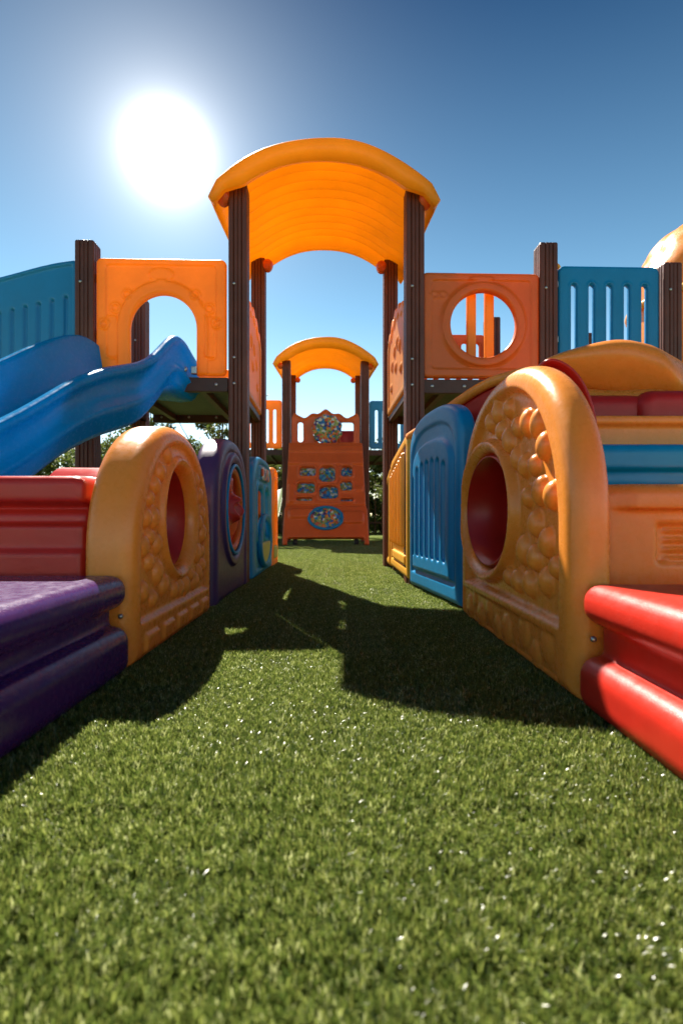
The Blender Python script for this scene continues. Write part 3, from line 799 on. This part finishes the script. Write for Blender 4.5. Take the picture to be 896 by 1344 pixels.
# red tub wall, left, behind the bench
TB = thing('ball_tub', 'red tub with a rolled rim between the purple bench and the honey arch', 'tub', (-1.30, 1.56, 0))
def dTB(X, Z): 
    return box2(X, Z, -.62, .585, 0, .53, .03)
def fTB(X, Z, D):
    h = .035*sst(.445, .46, Z)
    h += .02*sst(0, .012, .40-Z)-.015*np.exp(-((Z-.44)/.012)**2)
    h += .012*sst(0, .02, .33-Z)
    h -= .01*sst(0, .01, -box2(X, Z, -.45, .28, .10, .30, .02))
    return h
panel('tub_wall', RED, TB, (-.63, .6), (0, .54), .10, dTB, fTB, r=.025, h=.007, ext=.07)
panel('rear_rim', RED, TB, (-.63, .62), (0, .56), .09, lambda X, Z: box2(X, Z, -.62, .60, 0, .535, .03), lambda X, Z, D: .02*sst(.46, .47, Z), r=.025, h=.01, loc=(0, .42, .0), ext=.05)
tube('rolled_rim', RED, TB, [(.53, -.03, .5), (.53, .40, .51)], .035, 12)

# ------------------------------------------------------------------ right row (front face local -y = -X; local +x towards the camera)
def right(p_far, p_near, t):
    f = Vector(p_far); n = Vector(p_near); d = (n-f); rz = math.atan2(d.y, d.x)
    nrm = Vector((-math.sin(rz), math.cos(rz)))
    c = (f+n)/2+nrm*t/2
    return (c.x, c.y, 0), rz, d.length
loc, rz, L_ = right((.502, 2.26), (.512, 1.18), .10)
RA = thing('crawl_arch', 'large honey yellow arch with big pebbles around a dark red hole, beside red bench', 'play panel', loc, rz)
hwR = L_/2; hRA = (-.205, .435, .285, .205)
def dRA(X, Z): return np.maximum(arch2(X, Z, hwR, 0, .868, .47, n=2.25), -ell2(X, Z, *hRA))
Pr = pebbles(lambda X, Z: np.maximum(arch2(X, Z, hwR-.10, .19, .80, .45, n=2.2), -(ell2(X, Z, *hRA)-.05)), (-.5, .5), (.15, .8), 260, .010, .036, 1.1, 21, 1.5)
Pb = pebbles(lambda X, Z: box2(X, Z, -.5, .42, .0, .14, .01), (-.5, .42), (0, .14), 11, .03, .055, 1.0, 4, 1.0)
def fRA(X, Z, D):
    ell = ell2(X, Z, *hRA); inner = arch2(X, Z, hwR-.085, .155, .81, .45, n=2.2)
    h = -.026*sst(-.008, .018, -inner)
    h = np.where(ell < .07, np.maximum(h, -.026+.036*sst(.055, .035, ell)), h)
    h = h+peb_relief(X, Z, Pr, .95, .5)
    h = h-.010*sst(0, .015, -box2(X, Z, -hwR+.04, hwR-.09, .015, .135, .02))+peb_relief(X, Z, Pb, .22)
    return h
panel('arch_body', YEL, RA, (-hwR, hwR), (0, .89), .10, dRA, fRA, None, r=.045, h=.0052, ext=.04)
red_tunnel(RA, DRED, .270, .191, -.205, .435, -.035, .24)
boxo('tunnel_divider', DRED, RA, -.10, -.085, .03, .22, .245, .62, bev=.004)

loc, rz, L_ = right((.388, 3.10), (.506, 2.30), .09)
RB = thing('slatted_panel', 'bright blue slatted panel with rounded top between yellow panel and pebbled arch', 'play panel', loc, rz)
hwB = L_/2
def dRB(X, Z):
    tz = .945+.025*sst(.2, -.4, X)-.10*sst(.05, -hwB, X)*0
    o_ = arch2(X, Z, hwB, .02, .955, .20, n=2.6)
    return o_
slx = [-.29, -.205, -.12, -.035, .05, .135]
def fRB(X, Z, D):
    h = .0*X
    fr1 = arch2(X, Z, hwB-.055, .10, .875, .18, n=2.6)
    h -= .012*sst(-.004, .014, -fr1)
    fr2 = arch2(X, Z, hwB-.085, .12, .80, .16, n=2.6)
    h += .020*sst(-.004, .016, -fr2)
    for x in slx+[.22]:
        zt = .70-.08*(abs(x)/.3)**3; b = box2(X, Z, x-.021, x+.021, .20, zt, .02)
        h -= .034*sst(-.008, .010, -b)
    return h
panel('panel_body', BLUE, RB, (-hwB, hwB), (0, .96), .09, dRB, fRB, r=.028, h=.006, ext=.02)
for x, z in ((-.34, .0), (.34, 0)):
    boxo('foot', BRN, RB, x-.03, x+.03, -.02, .04, 0, .06)
loc, rz, L_ = right((.362, 4.02), (.380, 3.13), .08)
RC = thing('slatted_panel', 'sunny yellow grooved panel with sloping top beyond the blue slatted one', 'play panel', loc, rz)
hwC = L_/2
def dRC(X, Z): return poly2(X, Z, [(-hwC, .04), (hwC, .04), (hwC, .89), (hwC-.10, .905), (-hwC+.1, .83), (-hwC, .80)])+.0
def fRC(X, Z, D):
    h = -.012*sst(-.004, .012, -(D+.06))
    for i in range(8):
        x = -.33+.088*i; zt = .68+.16*(x+.5)/1.0; b = box2(X, Z, x-.015, x+.015, .22, zt, .016); h += .030*sst(-.004, .008, -b)
    return h+.018*sst(0, .010, -box2(X, Z, -.30, .36, .11, .18, .01))
panel('panel_body', YEL2, RC, (-hwC, hwC), (0, 1.0), .07, dRC, fRC, r=.025, h=.007, ext=.03)
boxo('foot', BRN, RC, hwC-.07, hwC-.02, -.02, .03, 0, .08); boxo('foot', BRN, RC, -hwC+.02, -hwC+.07, -.02, .03, 0, .08)
loc, rz, L_ = right((.350, 4.50), (.360, 4.05), .08)
RD = thing('end_panel', 'plain narrow yellow panel at the far end of the right row', 'play panel', loc, rz)
panel('panel_body', YEL2, RD, (-.21, .21), (0, .8), .07, lambda X, Z: poly2(X, Z, [(-.2, .03), (.2, .03), (.2, .78), (-.2, .66)]), lambda X, Z, D: -.01*sst(0, .012, -(D+.05)), r=.025, h=.009, ext=.03)
boxo('foot', BRN, RD, -.15, -.1, -.02, .03, 0, .08)

# ------------------------------------------------------------------ right cabin
CB = thing('play_cabin', 'toy cabin with honey hood, blue rail and yellow louvred wall behind the red bench', 'play cabin', (.70, 1.50, 0))
def d_low(X, Z): return box2(X, Z, 0, 1.1, 0, .505, .04)
def f_low(X, Z, D):
    h = .022*sst(0, .01, Z-.43)*sst(.02, .10, X)
    h += -.014*sst(0, .012, -box2(X, Z, .15, .9, .285, .40, .01))
    for i in range(4): h += .010*np.exp(-((Z-(.30+.026*i))/.006)**2)*sst(.17, .19, X)
    return h
panel('louvred_wall', YEL, CB, (0, 1.1), (0, .51), .11, d_low, f_low, r=.035, h=.0065, ext=.04)
panel('blue_rail', LBL, CB, (0, 1.2), (0, .2), .09, lambda X, Z: box2(X, Z, 0.03, 1.2, 0, .15, .035), lambda X, Z, D: .02*sst(0, .02, Z-.055), r=.03, h=.007, loc=(.05, .27, .50), ext=.03)
panel('cross_beam', YEL, CB, (0, 1.3), (0, .14), .08, lambda X, Z: box2(X, Z, 0, 1.3, 0, .125, .012), lambda X, Z, D: .016*sst(0, .006, Z-.09), r=.010, h=.006, loc=(.03, .37, .635), ext=.03)
panel('red_cushion', DRED, CB, (0, .6), (0, .2), .16, lambda X, Z: box2(X, Z, 0, .42, 0, .14, .05), r=.045, h=.008, loc=(.10, .50, .72), ext=.02)
panel('red_cushion', DRED, CB, (0, .7), (0, .2), .16, lambda X, Z: box2(X, Z, 0, .62, 0, .155, .06), r=.045, h=.008, loc=(.36, .47, .715), ext=.02)
def loft(name, mat, parent, rows, th, sub=2, off=(0, 0, 0), crease=None):
    V = []; Q = []
    n = len(rows[0])
    for r_ in rows:
        for p in r_: V.append((p[0]-off[0], p[1]-off[1], p[2]-off[2]))
    for i in range(len(rows)-1):
        for k in range(n-1): Q.append((i*n+k, i*n+k+1, (i+1)*n+k+1, (i+1)*n+k))
    o = mesh_np(name, V, Q, mat, parent)
    if crease is not None:
        ca = o.data.attributes.new('crease_edge', 'FLOAT', 'EDGE')
        for e in o.data.edges:
            a_, b_ = e.vertices
            if a_ % n == crease and b_ % n == crease: ca.data[e.index].value = .85
    s = o.modifiers.new('solid', 'SOLIDIFY'); s.thickness = th; s.offset = 0
    b = o.modifiers.new('sub', 'SUBSURF'); b.levels = sub; b.render_levels = sub+1
    return o
OF = (.70, 1.50, 0)
hood = loft('hood', YEL, CB, [
    [(.79, 2.16, .975), (.90, 2.16, .945), (1.01, 2.14, .92), (1.13, 2.12, .90), (1.245, 2.02, .885), (1.38, 2.03, .82), (1.50, 2.08, .72)],
    [(.765, 2.10, 1.0), (.89, 2.08, .985), (1.01, 2.07, .975), (1.12, 2.05, .965), (1.237, 1.98, .925), (1.38, 2.04, .89), (1.50, 2.1, .80)],
    [(.78, 2.06, 1.025), (.90, 2.04, 1.045), (1.02, 2.02, 1.055), (1.10, 2.0, 1.04), (1.20, 1.98, 1.0), (1.36, 2.08, .99), (1.52, 2.2, .93)],
    [(.82, 2.12, 1.04), (.93, 2.10, 1.085), (1.04, 2.08, 1.115), (1.10, 2.06, 1.12), (1.16, 2.05, 1.10), (1.36, 2.18, 1.06), (1.55, 2.35, 1.02)],
    [(.88, 2.5, 1.0), (1.0, 2.5, 1.04), (1.10, 2.5, 1.09), (1.16, 2.5, 1.09), (1.22, 2.5, 1.07), (1.45, 2.6, 1.0), (1.6, 2.6, .95)],
    [(.88, 2.75, .8), (1.0, 2.75, .8), (1.15, 2.75, .8), (1.22, 2.75, .8), (1.30, 2.75, .8), (1.45, 2.75, .8), (1.6, 2.75, .8)]], .03, 2, OF, crease=4)
loft('hood_lip', YEL, CB, [
    [(.76, 2.02, .80), (.88, 1.97, .825), (1.00, 1.95, .825), (1.08, 1.94, .835), (1.20, 1.93, .855), (1.30, 1.95, .81), (1.34, 1.97, .70)],
    [(.75, 2.02, .865), (.88, 1.98, .865), (1.00, 1.97, .86), (1.08, 1.96, .862), (1.20, 1.95, .875), (1.32, 1.98, .83), (1.38, 2.02, .70)],
    [(.76, 2.12, .955), (.88, 2.11, .935), (1.00, 2.10, .91), (1.10, 2.08, .90), (1.235, 2.03, .90), (1.36, 2.1, .86), (1.44, 2.16, .72)],
    [(.80, 2.4, .95), (.93, 2.4, .93), (1.06, 2.4, .92), (1.14, 2.4, .92), (1.25, 2.4, .92), (1.38, 2.4, .86), (1.46, 2.4, .7)]], .025, 2, OF)

# red chute with a yellow edge behind the right arch
RS = thing('side_slide', 'red chute with rolled yellow edge rising behind the pebbled arch', 'slide', (.8, 2.7, 0))
edge = spl([(.40, 3.16, .88), (.50, 2.98, .935), (.60, 2.80, 1.005), (.72, 2.62, 1.065), (.84, 2.45, 1.075)], 8)
tube('rolled_edge', YEL, RS, [(p[0]-.8, p[1]-2.7, p[2]) for p in edge], .026, 12)
rows = [[(p[0]+dx, p[1]+dy, p[2]+dz) for p in edge[::3]] for dx, dy, dz in ((.02, .0, 0), (.04, .02, -.15), (.10, .05, -.4), (.12, .08, -.85))]
loft('chute_wall', DRED, RS, rows, .02, 1, (.8, 2.7, 0))
rows = [[(x, 1.72+.13*i, z-.012*i) for i in range(5)] for x, z in ((.655, .925), (.70, .925), (.75, .895), (.79, .84), (.82, .75), (.83, .66))]
loft('red_canopy', DRED, RS, rows, .03, 1, (.8, 2.7, 0))

# ------------------------------------------------------------------ domed shelter, far right
DM = thing('domed_shelter', 'honey yellow domed turret with pebble texture rising behind the far right post', 'play turret', (3.08, 4.3, 0))
V = []; Q = []; nu, nv = 96, 70
Pd = [(random.uniform(0, 2*math.pi), random.uniform(.25, .9), random.uniform(.09, .15)) for _ in range(140)]
for j in range(nv+1):
    v = j/nv
    if v < .45: z = 2.15*v/.45; rr = .66
    else:
        a = (v-.45)/.55*math.pi/2; z = 2.15+.66*math.sin(a); rr = max(.66*math.cos(a)**.8 if math.cos(a) > 0 else 0, .0005)
    for i in range(nu):
        t = 2*math.pi*i/nu; b = 0
        if 2.05 < z < 2.75:
            for (pt, pv, pr) in Pd:
                dt_ = (t-pt+math.pi) % (2*math.pi)-math.pi
                q = (dt_*.62/pr*1.2)**2+((z-(2.0+.7*pv))/(pr*.8))**2
                if q < 1: b = max(b, .022*(1-q)**.6)
        V.append(((rr+b)*math.cos(t), (rr+b)*math.sin(t), z+b*.3))
for j in range(nv):
    for i in range(nu): Q.append((j*nu+i, j*nu+(i+1) % nu, (j+1)*nu+(i+1) % nu, (j+1)*nu+i))
mesh_np('turret_shell', V, Q, YEL, DM)
V = []; Q = []
tube('turret_band', YEL2, DM, [(.68*math.cos(2*math.pi*i/40), .68*math.sin(2*math.pi*i/40), 2.10) for i in range(41)], .03, 10, False)

# ------------------------------------------------------------------ planting behind
def leaf_mat(name, c0, c1):
    m, t, o = new_mat(name); N = t.nodes; L = t.links
    at = N.new('ShaderNodeAttribute'); at.attribute_name = 'tint'
    mx = N.new('ShaderNodeMix'); mx.data_type = 'RGBA'; mx.inputs[6].default_value = (*c0, 1); mx.inputs[7].default_value = (*c1, 1)
    L.new(at.outputs['Fac'], mx.inputs[0])
    b = N.new('ShaderNodeBsdfPrincipled'); L.new(mx.outputs[2], b.inputs['Base Color']); b.inputs['Roughness'].default_value = .45
    tr = N.new('ShaderNodeBsdfTranslucent'); L.new(mx.outputs[2], tr.inputs[0])
    ms = N.new('ShaderNodeMixShader'); ms.inputs[0].default_value = .4
    L.new(b.outputs[0], ms.inputs[1]); L.new(tr.outputs[0], ms.inputs[2]); L.new(ms.outputs[0], o.inputs[0]); return m
LEAF = leaf_mat('leaf', (.05, .08, .015), (.16, .19, .04))
BARK = plastic('bark', (.10, .07, .045), .8, 0, vary=.5)
def leaves(gr, clumps, n, size):
    V = []; Q = []; T = []
    for _ in range(n):
        cx, cy, cz, cr = gr.choice(clumps)
        while True:
            a, b, c = gr.uniform(-1, 1), gr.uniform(-1, 1), gr.uniform(-1, 1)
            if a*a+b*b+c*c < 1: break
        p = Vector((cx+a*cr, cy+b*cr, cz+c*cr*.8)); s = size*gr.uniform(.6, 1.3)
        d = Vector((gr.gauss(0, 1), gr.gauss(0, 1), gr.gauss(-.2, .8))).normalized(); e = d.cross(Vector((gr.gauss(0, 1), gr.gauss(0, 1), gr.gauss(0, 1)))).normalized()
        b0 = len(V); f = d.cross(e)*s*.15
        V += [tuple(p), tuple(p+d*s*.5+e*s*.28+f), tuple(p+d*s), tuple(p+d*s*.5-e*s*.28+f)]; Q.append((b0, b0+1, b0+2, b0+3)); T += [min(1, max(0, gr.gauss(.5, .3)))]*4
    return V, Q, T
def tree(x, y, H, spread, label, seed, nleaf=3200, size=.07, cat='tree', name='tree', group='small trees behind the play towers', low=.45):
    gr = random.Random(seed)
    t = thing(name, label, cat, (x, y, 0), 0, group)
    V = []; Q = []
    parts = []
    def limb(a, b, r0, r1):
        n = 6; pts = []
        for i in range(n+1):
            f = i/n; p = Vector(a).lerp(Vector(b), f)+Vector((gr.gauss(0, .02), gr.gauss(0, .02), 0))*H*.2*f*(1-f)*4; pts.append(p)
        parts.append((pts, [r0+(r1-r0)*i/n for i in range(n+1)]))
        return pts
    tr = limb((0, 0, 0), (gr.uniform(-.1, .1), gr.uniform(-.1, .1), H*.85), .05*H/2.5, .012)
    clumps = []
    for i in range(15):
        f = gr.uniform(low*.8, .85); base = tr[min(6, int(f*6))]
        a = gr.uniform(0, 2*math.pi); rr = spread*gr.uniform(.35, 1); e = Vector((math.cos(a)*rr, math.sin(a)*rr, H*gr.uniform(low, 1)))
        limb(base, e, .018*H/2.5, .004); clumps.append((e.x, e.y, e.z, gr.uniform(.10, .24)*spread/.8))
        m = base.lerp(e, .65); clumps.append((m.x, m.y, m.z, gr.uniform(.08, .15)*spread/.8))
    V = []; Q = []; seg = 7
    for pts, rads in parts:
        o0 = len(V)
        for i, p in enumerate(pts):
            d = (pts[min(i+1, len(pts)-1)]-pts[max(i-1, 0)]).normalized(); up = Vector((0, 1, 0)) if abs(d.z) > .8 else Vector((0, 0, 1))
            a = d.cross(up).normalized(); b = a.cross(d)
            for k in range(seg):
                th = 2*math.pi*k/seg; V.append(tuple(p+(a*math.cos(th)+b*math.sin(th))*rads[i]))
        for i in range(len(pts)-1):
            for k in range(seg): Q.append((o0+i*seg+k, o0+i*seg+(k+1) % seg, o0+(i+1)*seg+(k+1) % seg, o0+(i+1)*seg+k))
    mesh_np('trunk', V, Q, BARK, t)
    V, Q, T = leaves(gr, clumps, nleaf, size)
    o = mesh_np('crown', V, Q, LEAF, t, False)
    at = o.data.attributes.new('tint', 'FLOAT', 'POINT'); at.data.foreach_set('value', T)
    return t
tree(-3.05, 8.6, 2.35, .75, 'young leafy tree seen under the left deck, nearest the dark post', 1)
tree(-2.15, 9.2, 2.45, .7, 'young leafy tree seen between the left deck and the plum panel', 2)
tree(-4.3, 9.6, 2.3, .8, 'thin young tree seen below the underside of the blue slide', 3, 2000)
tree(-1.45, 11.2, 1.9, .8, 'bushy low tree glimpsed left of the far climbing tower', 4, 2500, low=.15)
tree(1.25, 11.0, 2.0, .8, 'bushy low tree glimpsed right of the far climbing tower', 5, 2500, low=.15)
def hedge(name, label, x0, x1, y, H, dp, n, seed):
    gr = random.Random(seed); cl = []
    for i in range(int((x1-x0)/.28)):
        x = x0+.28*i
        for zz in (.1, .35, .6, .85):
            cl.append((x+gr.uniform(-.1, .1), y+gr.uniform(-dp, dp), H*zz*gr.uniform(.85, 1.1), gr.uniform(.22, .40)))
    V, Q, T = leaves(gr, cl, n, .15)
    o = mesh_np(name, V, Q, LEAF, None, False); at = o.data.attributes.new('tint', 'FLOAT', 'POINT'); at.data.foreach_set('value', T)
    tag(o, label, 'hedge')
hedge('hedge', 'dark green hedge running along behind the play equipment', -9, 9, 12.6, 2.0, .5, 52000, 8)
# white fence in front of the hedge
FN = thing('picket_fence', 'thin brown metal picket fence behind the towers, in front of the hedge', 'fence', (0, 11.9, 0))
for z in (.25, 1.05): boxo('rail', DBR, FN, -12, 12, -.015, .015, z-.02, z+.02, bev=0)
bm = bmesh.new()
for i in range(160): box_mesh(bm, -12+.15*i-.01, -12+.15*i+.01, -.03, -.016, .03, 1.2, bev=0)
me = bpy.data.meshes.new('pickets'); bm.to_mesh(me); bm.free(); o = link('pickets', me, DBR, FN, False); tag(o, kind='stuff')
# olive tubs beside the far tower
for x, lab in ((-1.35, 'olive green plastic slide bed resting left of the far climbing tower'), (1.15, 'olive green plastic slide bed resting right of the far climbing tower')):
    t = thing('slide_bed', lab, 'slide', (x, 9.0, 0), 0, 'olive slide beds beside the far tower')
    loft('bed', OLV, t, [[(-.30, yy, zz+.12), (-.26, yy, zz), (0, yy, zz-.04), (.26, yy, zz), (.30, yy, zz+.12)] for yy, zz in ((-.9, .08), (-.5, .1), (0, .3), (.5, .62), (.9, .9))], .03, 1)
    tube('support_leg', BRN, t, [(0, .6, 0), (0, .6, .62)], .03, 8)
